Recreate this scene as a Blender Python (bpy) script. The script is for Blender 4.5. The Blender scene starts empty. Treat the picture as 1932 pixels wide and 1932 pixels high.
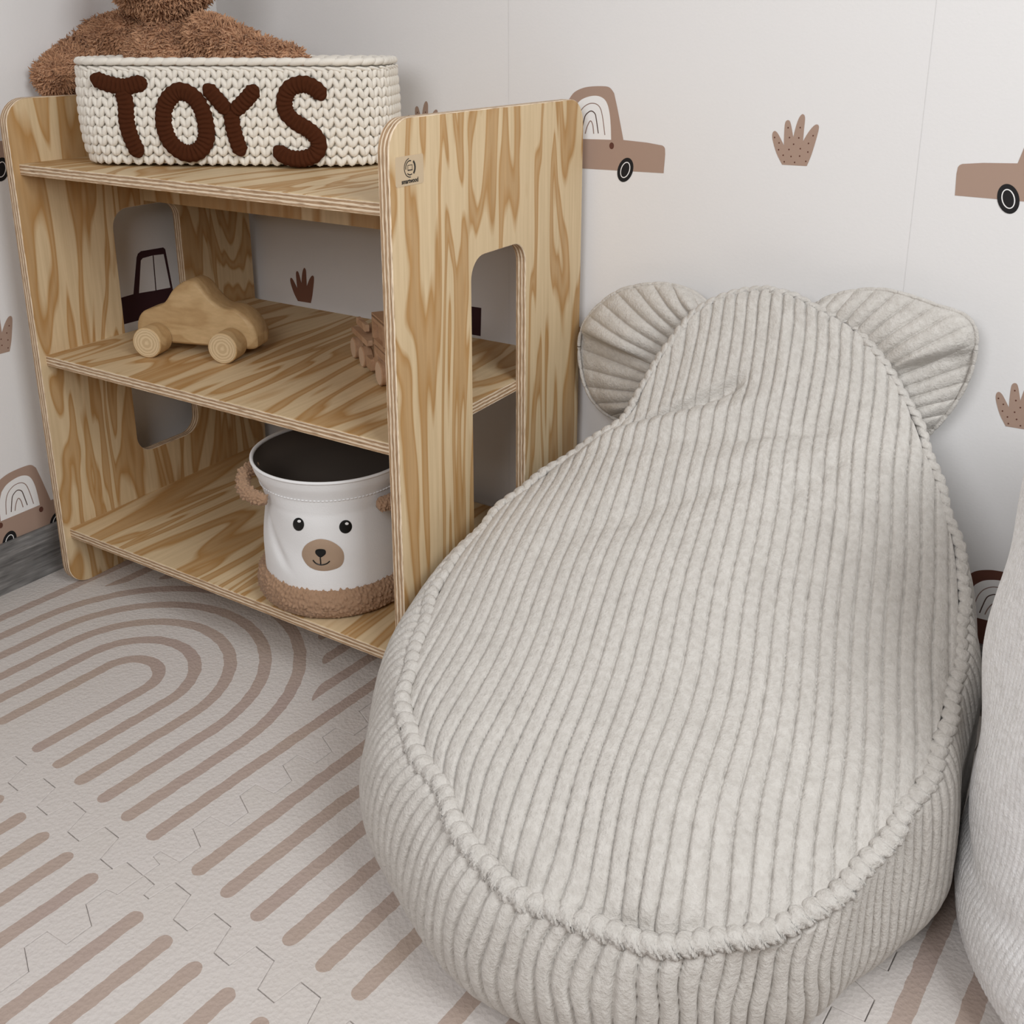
import bpy, math, random
import numpy as np
from mathutils import Vector, noise
random.seed(5); rng = np.random.default_rng(5)
sc = bpy.context.scene
COL = sc.collection

# ------------------------------------------------------------------ camera
CAM = np.array([1.2762, -0.7987, 0.7861]); YAW, PITCH = -0.5538, 0.2947
FPX, PPX, PPY = 1927.45, 967.30, 648.43
fwd = np.array([math.sin(YAW)*math.cos(PITCH), math.cos(YAW)*math.cos(PITCH), -math.sin(PITCH)])
rgt = np.array([math.cos(YAW), -math.sin(YAW), 0.0]); upv = np.cross(rgt, fwd)
cd = bpy.data.cameras.new('camera'); cam = bpy.data.objects.new('camera', cd); COL.objects.link(cam)
cam.location = CAM; cam.rotation_euler = (math.pi/2-PITCH, 0, -YAW)
cd.sensor_width = 36; cd.lens = FPX/1932*36; cd.clip_start = .02
cd.shift_x = (966-PPX)/1932; cd.shift_y = (PPY-966)/1932
sc.camera = cam
# ------------------------------------------------------------------ light
w = bpy.data.worlds.new('world'); sc.world = w; w.use_nodes = True
w.node_tree.nodes['Background'].inputs[0].default_value = (1, .77, .58, 1)
w.node_tree.nodes['Background'].inputs[1].default_value = .15
def area(name, loc, target, size, size_y, power, color):
    l = bpy.data.lights.new(name, 'AREA'); l.shape = 'RECTANGLE'; l.size = size; l.size_y = size_y
    l.energy = power; l.color = color
    o = bpy.data.objects.new(name, l); COL.objects.link(o); o.location = loc
    o.rotation_euler = (Vector(target)-Vector(loc)).to_track_quat('-Z', 'Y').to_euler(); return o
area('window_light', (1.02, -1.18, 1.18), (1.0, .2, .25), .6, .6, 10, (.98, .98, 1))
area('side_window_light', (2.1, -.55, 1.6), (.95, .35, .35), .8, .8, 20.5, (.95, .98, 1))
sc.view_settings.view_transform = 'Standard'; sc.view_settings.look = 'None'
sc.view_settings.exposure = 0.0; sc.view_settings.gamma = 1

# ------------------------------------------------------------------ helpers
def ray(u, v): return fwd + rgt*(u-PPX)/FPX - upv*(v-PPY)/FPX
def at_z(u, v, z): d = ray(u, v); return CAM + d*(z-CAM[2])/d[2]
def at_y(u, v, y): d = ray(u, v); return CAM + d*(y-CAM[1])/d[1]
def at_plane(u, v, p0, n):
    d = ray(u, v); return CAM + d*(np.dot(np.array(p0)-CAM, n)/np.dot(d, n))
def smooth(x): x = np.clip(x, 0, 1); return x*x*(3-2*x)

class MB:
    """collects geometry (world coordinates) for ONE mesh object"""
    def __init__(s): s.V = []; s.F = []; s.M = []; s.n = 0; s.UV = []
    def add(s, V, F, mat=0, uv=None):
        V = np.asarray(V, float).reshape(-1, 3); off = s.n; s.V.append(V); s.n += len(V)
        for i, f in enumerate(F):
            s.F.append([a+off for a in f]); s.M.append(mat)
            s.UV.append(uv[i] if uv is not None else None)
    def grid(s, P, mat=0, close_u=False, close_v=False):
        P = np.asarray(P, float); a, b = P.shape[:2]
        I = np.arange(a*b).reshape(a, b)
        if close_u: I = np.vstack([I, I[:1]])
        if close_v: I = np.hstack([I, I[:, :1]])
        F = np.stack([I[:-1, :-1], I[1:, :-1], I[1:, 1:], I[:-1, 1:]], -1).reshape(-1, 4)
        s.add(P.reshape(-1, 3), F.tolist(), mat)
    def box(s, lo, hi, mat=0):
        x0, y0, z0 = lo; x1, y1, z1 = hi
        V = [(x0,y0,z0),(x1,y0,z0),(x1,y1,z0),(x0,y1,z0),(x0,y0,z1),(x1,y0,z1),(x1,y1,z1),(x0,y1,z1)]
        s.add(V, [(0,3,2,1),(4,5,6,7),(0,1,5,4),(1,2,6,5),(2,3,7,6),(3,0,4,7)], mat)
    def tube(s, pts, rad, n=10, closed=False, mat=0, cap=True, flat=1.0, upref=(0, 0, 1)):
        P = np.asarray(pts, float); m = len(P); rad = np.broadcast_to(np.asarray(rad, float), (m,))
        if closed: T = np.roll(P, -1, 0)-np.roll(P, 1, 0)
        else: T = np.gradient(P, axis=0)
        T /= np.linalg.norm(T, axis=1)[:, None]+1e-12
        U = np.cross(T, np.array(upref, float)); U /= np.linalg.norm(U, axis=1)[:, None]+1e-9
        W = np.cross(U, T)
        a = np.linspace(0, 2*np.pi, n, endpoint=False)
        G = P[:, None]+rad[:, None, None]*(np.cos(a)[None, :, None]*U[:, None]+flat*np.sin(a)[None, :, None]*W[:, None])
        base = s.n; s.grid(G, mat, close_u=closed, close_v=True)
        if cap and not closed:
            s.F.append([base+i for i in range(n)]); s.M.append(mat); s.UV.append(None)
            s.F.append([base+(m-1)*n+i for i in range(n)][::-1]); s.M.append(mat); s.UV.append(None)
    def prism(s, poly, axis, lo, hi, mat=0, mat_side=None):
        """poly: 2d points, extruded along axis 0/1/2"""
        n = len(poly); ax = [i for i in range(3) if i != axis]; V = []
        for c in (lo, hi):
            for p in poly:
                q = [0, 0, 0]; q[axis] = c; q[ax[0]] = p[0]; q[ax[1]] = p[1]; V.append(q)
        s.add(V, [list(range(n))[::-1], [n+i for i in range(n)]], mat)
        off = s.n-2*n
        for i in range(n):
            j = (i+1) % n; s.F.append([off+i, off+j, off+n+j, off+n+i]); s.M.append(mat if mat_side is None else mat_side); s.UV.append(None)
    def build(s, name, mats, parent=None, base=None, smooth_=False, auto=None):
        V = np.concatenate(s.V)
        if base is None:
            if parent is not None: base = np.array(parent['_base'])
            else: base = np.array([(V[:, 0].min()+V[:, 0].max())/2, (V[:, 1].min()+V[:, 1].max())/2, V[:, 2].min()])
        me = bpy.data.meshes.new(name); me.from_pydata((V-base).tolist(), [], s.F)
        for m in (mats if isinstance(mats, (list, tuple)) else [mats]): me.materials.append(m)
        me.polygons.foreach_set('material_index', s.M)
        if any(u is not None for u in s.UV):
            l = me.uv_layers.new(name='UVMap'); k = 0
            arr = np.zeros((len(me.loops), 2))
            for p, u in zip(me.polygons, s.UV):
                if u is not None: arr[p.loop_start:p.loop_start+p.loop_total] = u
            l.data.foreach_set('uv', arr.ravel())
        if smooth_: me.polygons.foreach_set('use_smooth', [True]*len(me.polygons))
        me.update()
        if auto: me.set_sharp_from_angle(angle=math.radians(auto))
        o = bpy.data.objects.new(name, me); COL.objects.link(o)
        if parent is not None: o.parent = parent; o.location = np.array(base)-np.array(parent['_base'])
        else: o.location = base
        o['_base'] = [float(x) for x in base]
        return o

def thing(name, label, cat, base, group=None):
    o = bpy.data.objects.new(name, None); COL.objects.link(o); o.location = base; o.empty_display_size = .05
    o['_base'] = [float(x) for x in base]; o['label'] = label; o['category'] = cat
    if group: o['group'] = group
    return o
def tag(o, label, cat, group=None):
    o['label'] = label; o['category'] = cat
    if group: o['group'] = group
    return o
def struct(o): o['kind'] = 'structure'; return o

# ------------------------------------------------------------------ materials
def mat(name, col, rough=.8, bump=None, sheen=0, spec=.3):
    m = bpy.data.materials.new(name); m.use_nodes = True; nt = m.node_tree; b = nt.nodes['Principled BSDF']
    b.inputs['Base Color'].default_value = (*col, 1); b.inputs['Roughness'].default_value = rough
    b.inputs['Specular IOR Level'].default_value = spec; b.inputs['Sheen Weight'].default_value = sheen
    if bump:
        scale, dist, strength = bump
        tc = nt.nodes.new('ShaderNodeTexCoord'); n = nt.nodes.new('ShaderNodeTexNoise'); n.inputs['Scale'].default_value = scale
        n.inputs['Detail'].default_value = 3
        bp = nt.nodes.new('ShaderNodeBump'); bp.inputs['Distance'].default_value = dist; bp.inputs['Strength'].default_value = strength
        nt.links.new(tc.outputs['Object'], n.inputs['Vector']); nt.links.new(n.outputs['Fac'], bp.inputs['Height']); nt.links.new(bp.outputs['Normal'], b.inputs['Normal'])
    return m
class G:
    """tiny node-graph helper"""
    def __init__(s, m): s.nt = m.node_tree; s.b = s.nt.nodes['Principled BSDF']
    def n(s, t, **kw):
        n = s.nt.nodes.new(t)
        for k, v in kw.items(): setattr(n, k, v)
        return n
    def l(s, a, b): s.nt.links.new(a, b)
    def math(s, op, a, b=None, c=None):
        n = s.n('ShaderNodeMath', operation=op)
        for i, x in enumerate((a, b, c)):
            if x is None: continue
            if isinstance(x, (int, float)): n.inputs[i].default_value = x
            else: s.l(x, n.inputs[i])
        return n.outputs[0]
    def noise(s, vec, scale, detail=2, rough=.5, dist=0):
        n = s.n('ShaderNodeTexNoise'); n.inputs['Scale'].default_value = scale; n.inputs['Detail'].default_value = detail
        n.inputs['Roughness'].default_value = rough; n.inputs['Distortion'].default_value = dist; s.l(vec, n.inputs['Vector']); return n.outputs['Fac']
    def mapping(s, vec, scale, loc=(0, 0, 0)):
        n = s.n('ShaderNodeMapping'); n.inputs['Scale'].default_value = scale; n.inputs['Location'].default_value = loc; s.l(vec, n.inputs['Vector']); return n.outputs[0]
    def ramp(s, fac, stops, interp='LINEAR'):
        n = s.n('ShaderNodeValToRGB'); n.color_ramp.interpolation = interp; e = n.color_ramp.elements
        while len(e) < len(stops): e.new(.5)
        for x, (p, c) in zip(e, stops): x.position = p; x.color = (*c, 1)
        s.l(fac, n.inputs[0]); return n.outputs[0]
    def mix(s, fac, a, b, mode='MIX'):
        n = s.n('ShaderNodeMix', data_type='RGBA', blend_type=mode)
        for i, x in ((0, fac), (6, a), (7, b)):
            if isinstance(x, (int, float)): n.inputs[i].default_value = x
            elif isinstance(x, tuple): n.inputs[i].default_value = (*x, 1)
            else: s.l(x, n.inputs[i])
        return n.outputs[2]
    def bump(s, h, dist, strength=1):
        n = s.n('ShaderNodeBump'); n.inputs['Distance'].default_value = dist; n.inputs['Strength'].default_value = strength
        s.l(h, n.inputs['Height']); s.l(n.outputs[0], s.b.inputs['Normal'])

CREAM, TAN = (.70, .54, .335), (.47, .265, .098)
def wood_mat(name, grain, seed, freq=9, bands=4.2, cream=CREAM, tan=TAN):
    m = mat(name, CREAM, .55, spec=.35); g = G(m); tc = g.n('ShaderNodeTexCoord').outputs['Object']
    sc_ = [freq]*3; sc_[grain] = freq*.17
    v = g.mapping(tc, sc_, (seed, seed*1.7, seed*.6))
    wob = [2.5]*3
    n1 = g.noise(v, 1.0, 2.6, .55, .5)
    b = g.math('PINGPONG', g.math('MULTIPLY', n1, bands*2), 1.0)
    v2 = g.mapping(tc, [s*1.2 for s in sc_], (seed+9, seed, 3)); n2 = g.noise(v2, 1.4, 3)
    b = g.math('ADD', b, g.math('MULTIPLY', g.math('SUBTRACT', n2, .5), .75))
    c = g.ramp(b, [(.40, cream), (.54, tuple(a*.45+d*.55 for a, d in zip(cream, tan))), (.62, tan), (.9, tuple(a*.3+d*.7 for a, d in zip(cream, tan)))])
    fs = [170]*3; fs[grain] = 7
    fine = g.noise(g.mapping(tc, fs), 1.0, 3, .6)
    c = g.mix(1.0, c, g.ramp(fine, [(.25, (.84, .82, .78)), (.7, (1, 1, 1))]), 'MULTIPLY')
    g.l(c, g.b.inputs['Base Color']); g.bump(fine, .0004, .4); return m
def edge_mat():
    m = mat('plywood_edge', CREAM, .6); g = G(m); uv = g.n('ShaderNodeTexCoord').outputs['UV']
    sep = g.n('ShaderNodeSeparateXYZ'); g.l(uv, sep.inputs[0])
    nz = g.noise(g.mapping(uv, (2, 26, 1)), 1.0, 3, .6)
    t = g.math('ADD', sep.outputs[0], g.math('MULTIPLY', g.math('SUBTRACT', nz, .5), .22))
    s_ = g.math('PINGPONG', g.math('MULTIPLY', t, 6.5), 1.0)
    c = g.ramp(s_, [(0, (.86, .73, .56)), (.45, (.74, .58, .41)), (.60, (.33, .20, .11)), (1, (.50, .34, .20))])
    vs = g.noise(g.mapping(uv, (22, 60, 1)), 1.0, 2)
    c = g.mix(1.0, c, g.ramp(vs, [(.3, (.50, .43, .36)), (.50, (1, 1, 1))]), 'MULTIPLY')
    g.l(c, g.b.inputs['Base Color']); g.bump(s_, .0006, .5); return m
M_EDGE = edge_mat()

def cord_mat(name, col, col2, scale=420):
    m = mat(name, col, .92, sheen=.12, spec=.12); g = G(m); tc = g.n('ShaderNodeTexCoord').outputs['Object']
    n = g.noise(tc, 34, 4, .62); n2 = g.noise(tc, scale, 3, .6); n3 = g.noise(tc, 150, 3, .6)
    c = g.ramp(n, [(.35, col2), (.62, col)])
    c = g.mix(1.0, c, g.ramp(n3, [(.3, (.86, .85, .84)), (.62, (1, 1, 1))]), 'MULTIPLY')
    g.l(c, g.b.inputs['Base Color'])
    g.b.inputs['Sheen Roughness'].default_value = .5
    g.bump(g.math('ADD', n2, g.math('MULTIPLY', n3, 1.3)),   .0017, .75); return m
M_CORD = cord_mat('grey_corduroy', (.625, .60, .562), (.59, .565, .528))
M_CORDW = cord_mat('white_corduroy', (.92, .92, .925), (.88, .88, .885), 500)

# ------------------------------------------------------------------ room shell
Yw = .4269
LA = math.radians(2.5); LO = np.array([-.064, -.02, 0]); LD = np.array([math.sin(LA), math.cos(LA), 0]); LN = np.array([math.cos(LA), -math.sin(LA), 0])
m_wall = mat('wallpaper_ground', (.80, .79, .785), .75, (260, .0006, .25), spec=.2)
m_beige = mat('print_beige', (.395, .275, .215), .8); m_brown = mat('print_brown', (.12, .045, .03), .8)
m_black = mat('print_black', (.012, .011, .012), .7); m_white = mat('print_white', (.86, .85, .84), .8)
m_plum = mat('print_plum', (.05, .018, .022), .8); m_line = mat('print_line', (.30, .20, .17), .8); m_dark = mat('print_line_dark', (.10, .06, .05), .8)
WM = [m_wall, m_beige, m_brown, m_black, m_white, m_plum, m_line, m_dark]

def sm_poly(P, k=6, closed=True):
    P = np.asarray(P, float); n = len(P); out = []
    rngk = range(n) if closed else range(n-1)
    for i in rngk:
        if closed: p0, p1, p2, p3 = P[(i-1) % n], P[i], P[(i+1) % n], P[(i+2) % n]
        else: p0, p1, p2, p3 = P[max(i-1, 0)], P[i], P[i+1], P[min(i+2, n-1)]
        for t in np.arange(k)/k:
            out.append(.5*((2*p1)+(-p0+p2)*t+(2*p0-5*p1+4*p2-p3)*t*t+(-p0+3*p1-3*p2+p3)*t**3))
    if not closed: out.append(P[-1])
    return np.array(out)
def ellipse(cx, cy, a, b, rot=0, n=28):
    t = np.linspace(0, 2*np.pi, n, endpoint=False); x = a*np.cos(t); y = b*np.sin(t)
    c, s = math.cos(rot), math.sin(rot); return np.stack([cx+x*c-y*s, cy+x*s+y*c], 1)
class Wall:
    """wallpaper: flat printed shapes that belong to the wall mesh; s runs along the wall"""
    def __init__(s, mb, f, flipn): s.mb = mb; s.f = f; s.k = 0; s.flip = flipn
    def poly(s, P, m, lay):
        P = [tuple(p) for p in P]; a = sum(P[i-1][0]*P[i][1]-P[i][0]*P[i-1][1] for i in range(len(P)))
        if (a < 0) != s.flip: P = P[::-1]
        s.mb.add([s.f(p[0], p[1], .00012*lay) for p in P], [list(range(len(P)))], m)
    def stroke(s, P, wd, m, lay):
        P = sm_poly(P, 6, False); T = np.gradient(P, axis=0); T /= np.linalg.norm(T, axis=1)[:, None]
        N = np.stack([-T[:, 1], T[:, 0]], 1)*wd/2; A = P+N; B = P-N
        for i in range(len(P)-1): s.poly([A[i], A[i+1], B[i+1], B[i]], m, lay)
    def car(s, x, z, flip=1, sc_=1, body=1, dotm=2, window=True):
        f = lambda P: [(x+flip*sc_*(p[0]-.66), z+sc_*(p[1]-.614)) for p in P]
        up = sm_poly([(.605,.700),(.6139,.7114),(.6275,.7177),(.642,.7201),(.6593,.7206),(.667,.7187),(.6729,.7123)], 5, False)
        out = [(.5985,.6122),(.5985,.640),(.6005,.6520),(.6015,.672)]+up.tolist()+[(.6783,.6933),(.6837,.6718),(.6882,.6534),(.722,.6518),(.7432,.6493)]+[(.7458,.6478),(.7472,.6455),(.7478,.6383),(.7467,.6143)]
        s.poly(f(out), body, 1)
        win = sm_poly([(.6167,.6945),(.6249,.7024),(.6366,.707),(.6482,.7082),(.6579,.7051),(.6638,.6978),(.6676,.6845),(.6696,.6677)], 5, False).tolist()+[(.6705,.6527),(.6091,.6512),(.610,.670),(.6130,.685)]
        s.poly(f(win), 4, 2)
        if window:
            s.stroke(f([(.6185,.6580),(.6205,.6760),(.6238,.6862),(.6291,.6932),(.6368,.6977),(.6446,.6984),(.6504,.6961),(.6545,.6907),(.6577,.6791),(.6612,.6584)]), .0012, 6, 3)
            s.stroke(f([(.6262,.6590),(.6282,.6692),(.6313,.6814),(.6361,.6867),(.6409,.6885),(.6459,.6853),(.648,.6786),(.6515,.6601)]), .0014, 7, 3)
            s.stroke(f([(.6321,.6587),(.6346,.6678),(.6393,.6757),(.6429,.6708),(.6447,.6593)]), .0014, 6, 3)
        for dx in (.6715, .6080): s.poly(f(ellipse(dx, .645, .0034, .0044)), dotm, 2)
        for wx in (.6924, .6170):
            r = -.33*1
            s.poly(f(ellipse(wx, .6149, .0108, .0165, r, 36)), 3, 3); s.poly(f(ellipse(wx, .6149, .0066, .0110, r, 36)), 4, 4); s.poly(f(ellipse(wx, .6149, .0054, .0098, r, 36)), 3, 5)
    def plant(s, x, z, sc_=1, flip=1, m=1, dots=True):
        f = lambda P: [(x+flip*sc_*(p[0]-.9150), z+sc_*(p[1]-.635)) for p in P]
        fing = [[(.9001,.635),(.8921,.6482),(.8862,.6639),(.8856,.6718),(.8884,.6744),(.8928,.6706),(.9004,.6582)],
                [(.9004,.6582),(.8997,.6725),(.8999,.6844),(.9029,.6877),(.9064,.6847),(.911,.6683)],
                [(.911,.6683),(.9132,.681),(.9163,.6914),(.92,.6954),(.9231,.6916),(.9231,.6784),(.923,.6642)],
                [(.923,.6642),(.9289,.6755),(.9346,.6828),(.9385,.6841),(.9404,.6807),(.9389,.6698),(.9344,.6491),(.9299,.6353)]]
        P = []
        for q in fing: P += sm_poly(q, 4, False).tolist()
        s.poly(f(P), m, 1)
        if dots:
            for d in [(.9039,.6789),(.9184,.6797),(.8885,.6667),(.9065,.6675),(.9177,.6677),(.9344,.6711),(.8944,.6606),(.9121,.66),(.9297,.6619),(.8945,.6525),(.907,.6535),(.9205,.6552),(.9298,.6518),(.9005,.6464),(.9101,.6454),(.9204,.6465),(.9024,.6387),(.915,.6387),(.9283,.6408)]:
                s.poly(f(ellipse(d[0], d[1], .0009, .0010, 0, 10)), 2, 2)
TOPZ = 2.4
mb = MB(); mb.grid([[(-.6, Yw, -.012), (-.6, Yw, TOPZ)], [(2.6, Yw, -.012), (2.6, Yw, TOPZ)]][::-1], 0)
W = Wall(mb, lambda s, z, h: (s, Yw-.0002-h, z), False)
W.car(.66, .614); W.car(1.184, .6134, -1); W.plant(.915, .635); W.plant(.366, .632)
W.plant(.1085, .3560, .98, 1, 9, False); W.plant(1.197, .3560, 1, 1); W.plant(.656, .352, 1, 1)
W.poly([(.37, .3516), (.37, .3940), (.4636, .3957), (.4618, .3516)], 5, 1)
W.car(1.218, .0690, 1, 1.0, 2); W.plant(.39, .12); W.car(.76, .07)
# faint vertical joins of the wallpaper strips
m_seam = mat('paper_join', (.74, .73, .725), .8); WM.append(m_seam)
WM.append(mat('print_cocoa', (.21, .095, .062), .8))
for sx in (.5117, 1.0545): W.poly([(sx, 0), (sx, TOPZ), (sx+.0006, TOPZ), (sx+.0006, 0)], 8, 1)
struct(mb.build('wall_back', WM, base=np.array([1, Yw, 0])))
mb = MB()
def lp(s, z, h=0): return tuple(LO+LD*s+LN*(.0002+h)+np.array([0, 0, z]))
mb.grid([[lp(-2.5, -.012, -.0002), lp(-2.5, TOPZ, -.0002)], [lp(.46, -.012, -.0002), lp(.46, TOPZ, -.0002)]][::-1], 0)
W = Wall(mb, lp, False)
W.car(.0257, .0705); W.car(.019, .607); W.plant(.0100, .3530, 1.03)
# dark van print seen through the side opening
W.poly([(.12, .349), (.12, .392), (.2082, .3921), (.2361, .3935), (.249, .4500), (.2520, .4555), (.258, .4585), (.300, .4575), (.3035, .454), (.3105, .3846), (.34, .384), (.34, .350)], 5, 1)
W.poly([(.2463, .393), (.2560, .4440), (.2600, .4470), (.2785, .4480), (.2770, .3911)], 0, 2)
W.poly([(.2790, .3911), (.2805, .4480), (.2995, .4465), (.3060, .390)], 0, 2)
struct(mb.build('wall_left', WM, base=LO))
m_floor = mat('floor_boards', (.30, .26, .23), .6); g = G(m_floor); tc = g.n('ShaderNodeTexCoord').outputs['Object']
g.l(g.ramp(g.noise(g.mapping(tc, (30, 2, 1)), 1, 4), [(.3, (.20, .17, .15)), (.7, (.34, .30, .27))]), g.b.inputs['Base Color'])
mb = MB(); mb.grid([[(-.9, -2.6, -.012), (-.9, .6, -.012)], [(2.6, -2.6, -.012), (2.6, .6, -.012)]]); struct(mb.build('floor', m_floor, base=np.array([1, 0, -.012])))
m_bb = mat('baseboard_grey', (.2, .2, .2), .5); g = G(m_bb); tc = g.n('ShaderNodeTexCoord').outputs['Object']
n = g.noise(g.mapping(tc, (9, 9, 150)), 1, 4, .65, .3); n2 = g.noise(g.mapping(tc, (22, 22, 60)), 1, 2)
g.l(g.ramp(g.math('ADD', n, g.math('MULTIPLY', g.math('SUBTRACT', n2, .5), .7)), [(.25, (.075, .072, .07)), (.55, (.20, .195, .19)), (.8, (.38, .37, .36))]), g.b.inputs['Base Color'])
prof_bb = [(0, -.012), (.013, -.012), (.013, .062), (.010, .070), (.004, .0735), (0, .0735)]
mb = MB(); P = [[(-.02, Yw-a, z), (2.6, Yw-a, z)] for a, z in prof_bb]; mb.grid(P, 0); struct(mb.build('baseboard_back', m_bb, base=np.array([1, Yw, 0])))
mb = MB(); P = [[tuple(LO+LD*s+LN*(a)+np.array([0, 0, z])) for s in (-2.4, .434)] for a, z in prof_bb][::-1]; mb.grid(P, 0); struct(mb.build('baseboard_left', m_bb, base=LO))

# ------------------------------------------------------------------ foam play mat tiles
def tile_mat():
    m = mat('foam_mat_print', (.66, .61, .575), .7, spec=.2); g = G(m); tc = g.n('ShaderNodeTexCoord').outputs['Object']
    sp = g.n('ShaderNodeSeparateXYZ'); g.l(tc, sp.inputs[0]); x, y = sp.outputs[0], sp.outputs[1]
    wv = g.math('MULTIPLY', g.math('SUBTRACT', g.noise(tc, 60, 3), .5), .004)
    ax = g.math('ABSOLUTE', x)
    Y0, LOW, HIGH, SP, R0 = -.125, -.262, .265, .0445, .040     # tile-centred coordinates
    yp = g.math('MAXIMUM', g.math('SUBTRACT', y, Y0), 0)
    r = g.math('SQRT', g.math('ADD', g.math('MULTIPLY', ax, ax), g.math('MULTIPLY', yp, yp)))
    def lines(v):   # distance to the nearest line centre
        t = g.math('ADD', g.math('SUBTRACT', v, R0), SP*.5)
        return g.math('ABSOLUTE', g.math('SUBTRACT', g.math('FLOORED_MODULO', t, SP), SP*.5)) if False else g.math('ABSOLUTE', g.math('SUBTRACT', g.math('WRAP', t, SP, 0.0), SP*.5))
    dl = g.math('MINIMUM', g.math('SUBTRACT', y, LOW), 0)
    d1 = g.math('SQRT', g.math('ADD', g.math('POWER', lines(r), 2), g.math('MULTIPLY', dl, dl)))
    wid = g.math('ADD', .0082, wv)
    inarch = g.math('MULTIPLY', g.math('LESS_THAN', r, R0+4.5*SP), g.math('GREATER_THAN', r, R0-.5*SP))
    leg = g.math('MULTIPLY', g.math('LESS_THAN', y, Y0), g.math('LESS_THAN', ax, R0+5.5*SP))
    s1 = g.math('MULTIPLY', g.math('LESS_THAN', d1, wid), g.math('MAXIMUM', inarch, g.math('MULTIPLY', leg, g.math('GREATER_THAN', ax, R0-.5*SP))))
    # straight lines in the corners above the arch
    rr = .253
    ys = g.math('ADD', g.math('SQRT', g.math('MAXIMUM', g.math('SUBTRACT', rr*rr, g.math('MULTIPLY', ax, ax)), 0)), Y0)
    ys = g.math('SUBTRACT', ys, g.math('MULTIPLY', g.math('GREATER_THAN', ax, R0+4.5*SP), 1.0))
    d2y = g.math('MAXIMUM', g.math('SUBTRACT', ys, y), g.math('SUBTRACT', y, HIGH)); d2y = g.math('MAXIMUM', d2y, 0)
    d2 = g.math('SQRT', g.math('ADD', g.math('POWER', lines(ax), 2), g.math('MULTIPLY', d2y, d2y)))
    s2 = g.math('MULTIPLY', g.math('LESS_THAN', d2, wid), g.math('MULTIPLY', g.math('GREATER_THAN', y, Y0), g.math('MULTIPLY', g.math('GREATER_THAN', ax, R0-.5*SP), g.math('LESS_THAN', ax, R0+5.5*SP))))
    s = g.math('MAXIMUM', s1, s2)
    tone = g.ramp(g.noise(tc, 7, 2), [(.3, (.455, .365, .305)), (.7, (.43, .34, .305))])
    ground = g.ramp(g.noise(tc, 4, 2), [(.3, (.615, .575, .54)), (.7, (.64, .60, .575))])
    g.l(g.mix(s, ground, tone), g.b.inputs['Base Color'])
    v = g.n('ShaderNodeTexVoronoi'); v.inputs['Scale'].default_value = 230; g.l(tc, v.inputs['Vector'])
    g.bump(g.math('ADD', v.outputs['Distance'], g.math('MULTIPLY', g.noise(tc, 500, 2), .6)), .0012, .55); return m
M_TILE = tile_mat()
MA = math.radians(-5.4); mex = np.array([math.cos(MA), math.sin(MA), 0]); mey = np.array([-math.sin(MA), math.cos(MA), 0])
MO = np.array([.0, .0, 0])
TX0, TY0 = -.0265, -.252; TS = .6
def teeth_line(amp=.0135, k=10):
    pts = [(0, 0)]; p = TS/k
    for i in range(k):
        a = i*p
        pts += [(a+.018, 0), (a+.020, -amp)] if i == 0 else [(a+.007, -amp)]
        pts += [(a+p*.5-.0015, -amp)]
        pts += [(a+p*.5+.0015, 0)] if i == k-1 else [(a+p*.5+.0015, amp), (a+p-.0035, amp)]
    pts.append((TS, 0)); return pts
def tile(i, j, label, x0=None, x1=None, y1=None):
    ax0 = TX0+i*TS; ax1 = ax0+TS; ay0 = TY0+j*TS; ay1 = ay0+TS; g_ = .00035; L = teeth_line()
    P = [(ax0+t, ay0+o+g_) for t, o in L][:-1]
    if x0 is not None: P = [(x0, ay0+g_)]+P
    P += [(ax1+(o if x1 is None else 0)-g_, ay0+t) for t, o in L][:-1]
    if y1 is not None: P += [(ax1-g_, ay1), (ax1-g_, y1), (x0 if x0 is not None else ax0+g_, y1)]
    else: P += [(ax0+t, ay1+o-g_) for t, o in L[::-1]][:-1]
    if x0 is None: P += [(ax0+o+g_, ay0+t) for t, o in L[::-1]][:-1]
    elif y1 is None: P += [(x0, ay1)]
    mb = MB()
    # round the corners slightly, inset top ring makes the soft edge
    P = np.array(P); c = P.mean(0)
    d = []
    n = len(P)
    for k in range(n):
        a = P[k-1]; b = P[(k+1) % n]; t = b-a; t = t/(np.linalg.norm(t)+1e-9); d.append((-t[1], t[0]))
    d = np.array(d)
    rings = [(0, -.012), (0, -.0010), (.0003, -.0003), (.0011, 0)]
    R = [[tuple(mex*q[0]+mey*q[1]+np.array([0, 0, z])) for q in P+d*o] for o, z in rings]
    mb.grid(R, 0, close_v=True); mb.add(R[-1], [list(range(n))]); mb.add(R[0], [list(range(n))[::-1]])
    base = mex*(TX0+(i+.5)*TS)+mey*(TY0+(j+.5)*TS)
    o = mb.build('foam_mat_tile', M_TILE, base=base)
    # store coordinates in the tile's own axes so the print follows the tile
    me = o.data; c_, s_ = math.cos(-MA), math.sin(-MA)
    co = np.zeros(len(me.vertices)*3); me.vertices.foreach_get('co', co); co = co.reshape(-1, 3)
    co2 = co.copy(); co2[:, 0] = co[:, 0]*c_-co[:, 1]*s_; co2[:, 1] = co[:, 0]*s_+co[:, 1]*c_
    me.vertices.foreach_set('co', co2.ravel()); o.rotation_euler = (0, 0, MA); me.update()
    tag(o, label, 'play mat', 'interlocking foam play mat tiles')
tile(0, 0, 'beige foam mat tile under the shelf with the whole arch print in view', x0=-.052, y1=.44)
tile(1, 0, 'foam mat tile under the bean bag chair, its stripes running beneath the bag', y1=.50)
tile(0, -1, 'foam mat tile in the bottom left corner with stripe ends only', x0=-.052)
tile(1, -1, 'foam mat tile in front of the bean bag chair at the bottom edge')
tile(2, -1, 'foam mat tile at the bottom right corner in front of the white bag')
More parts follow.
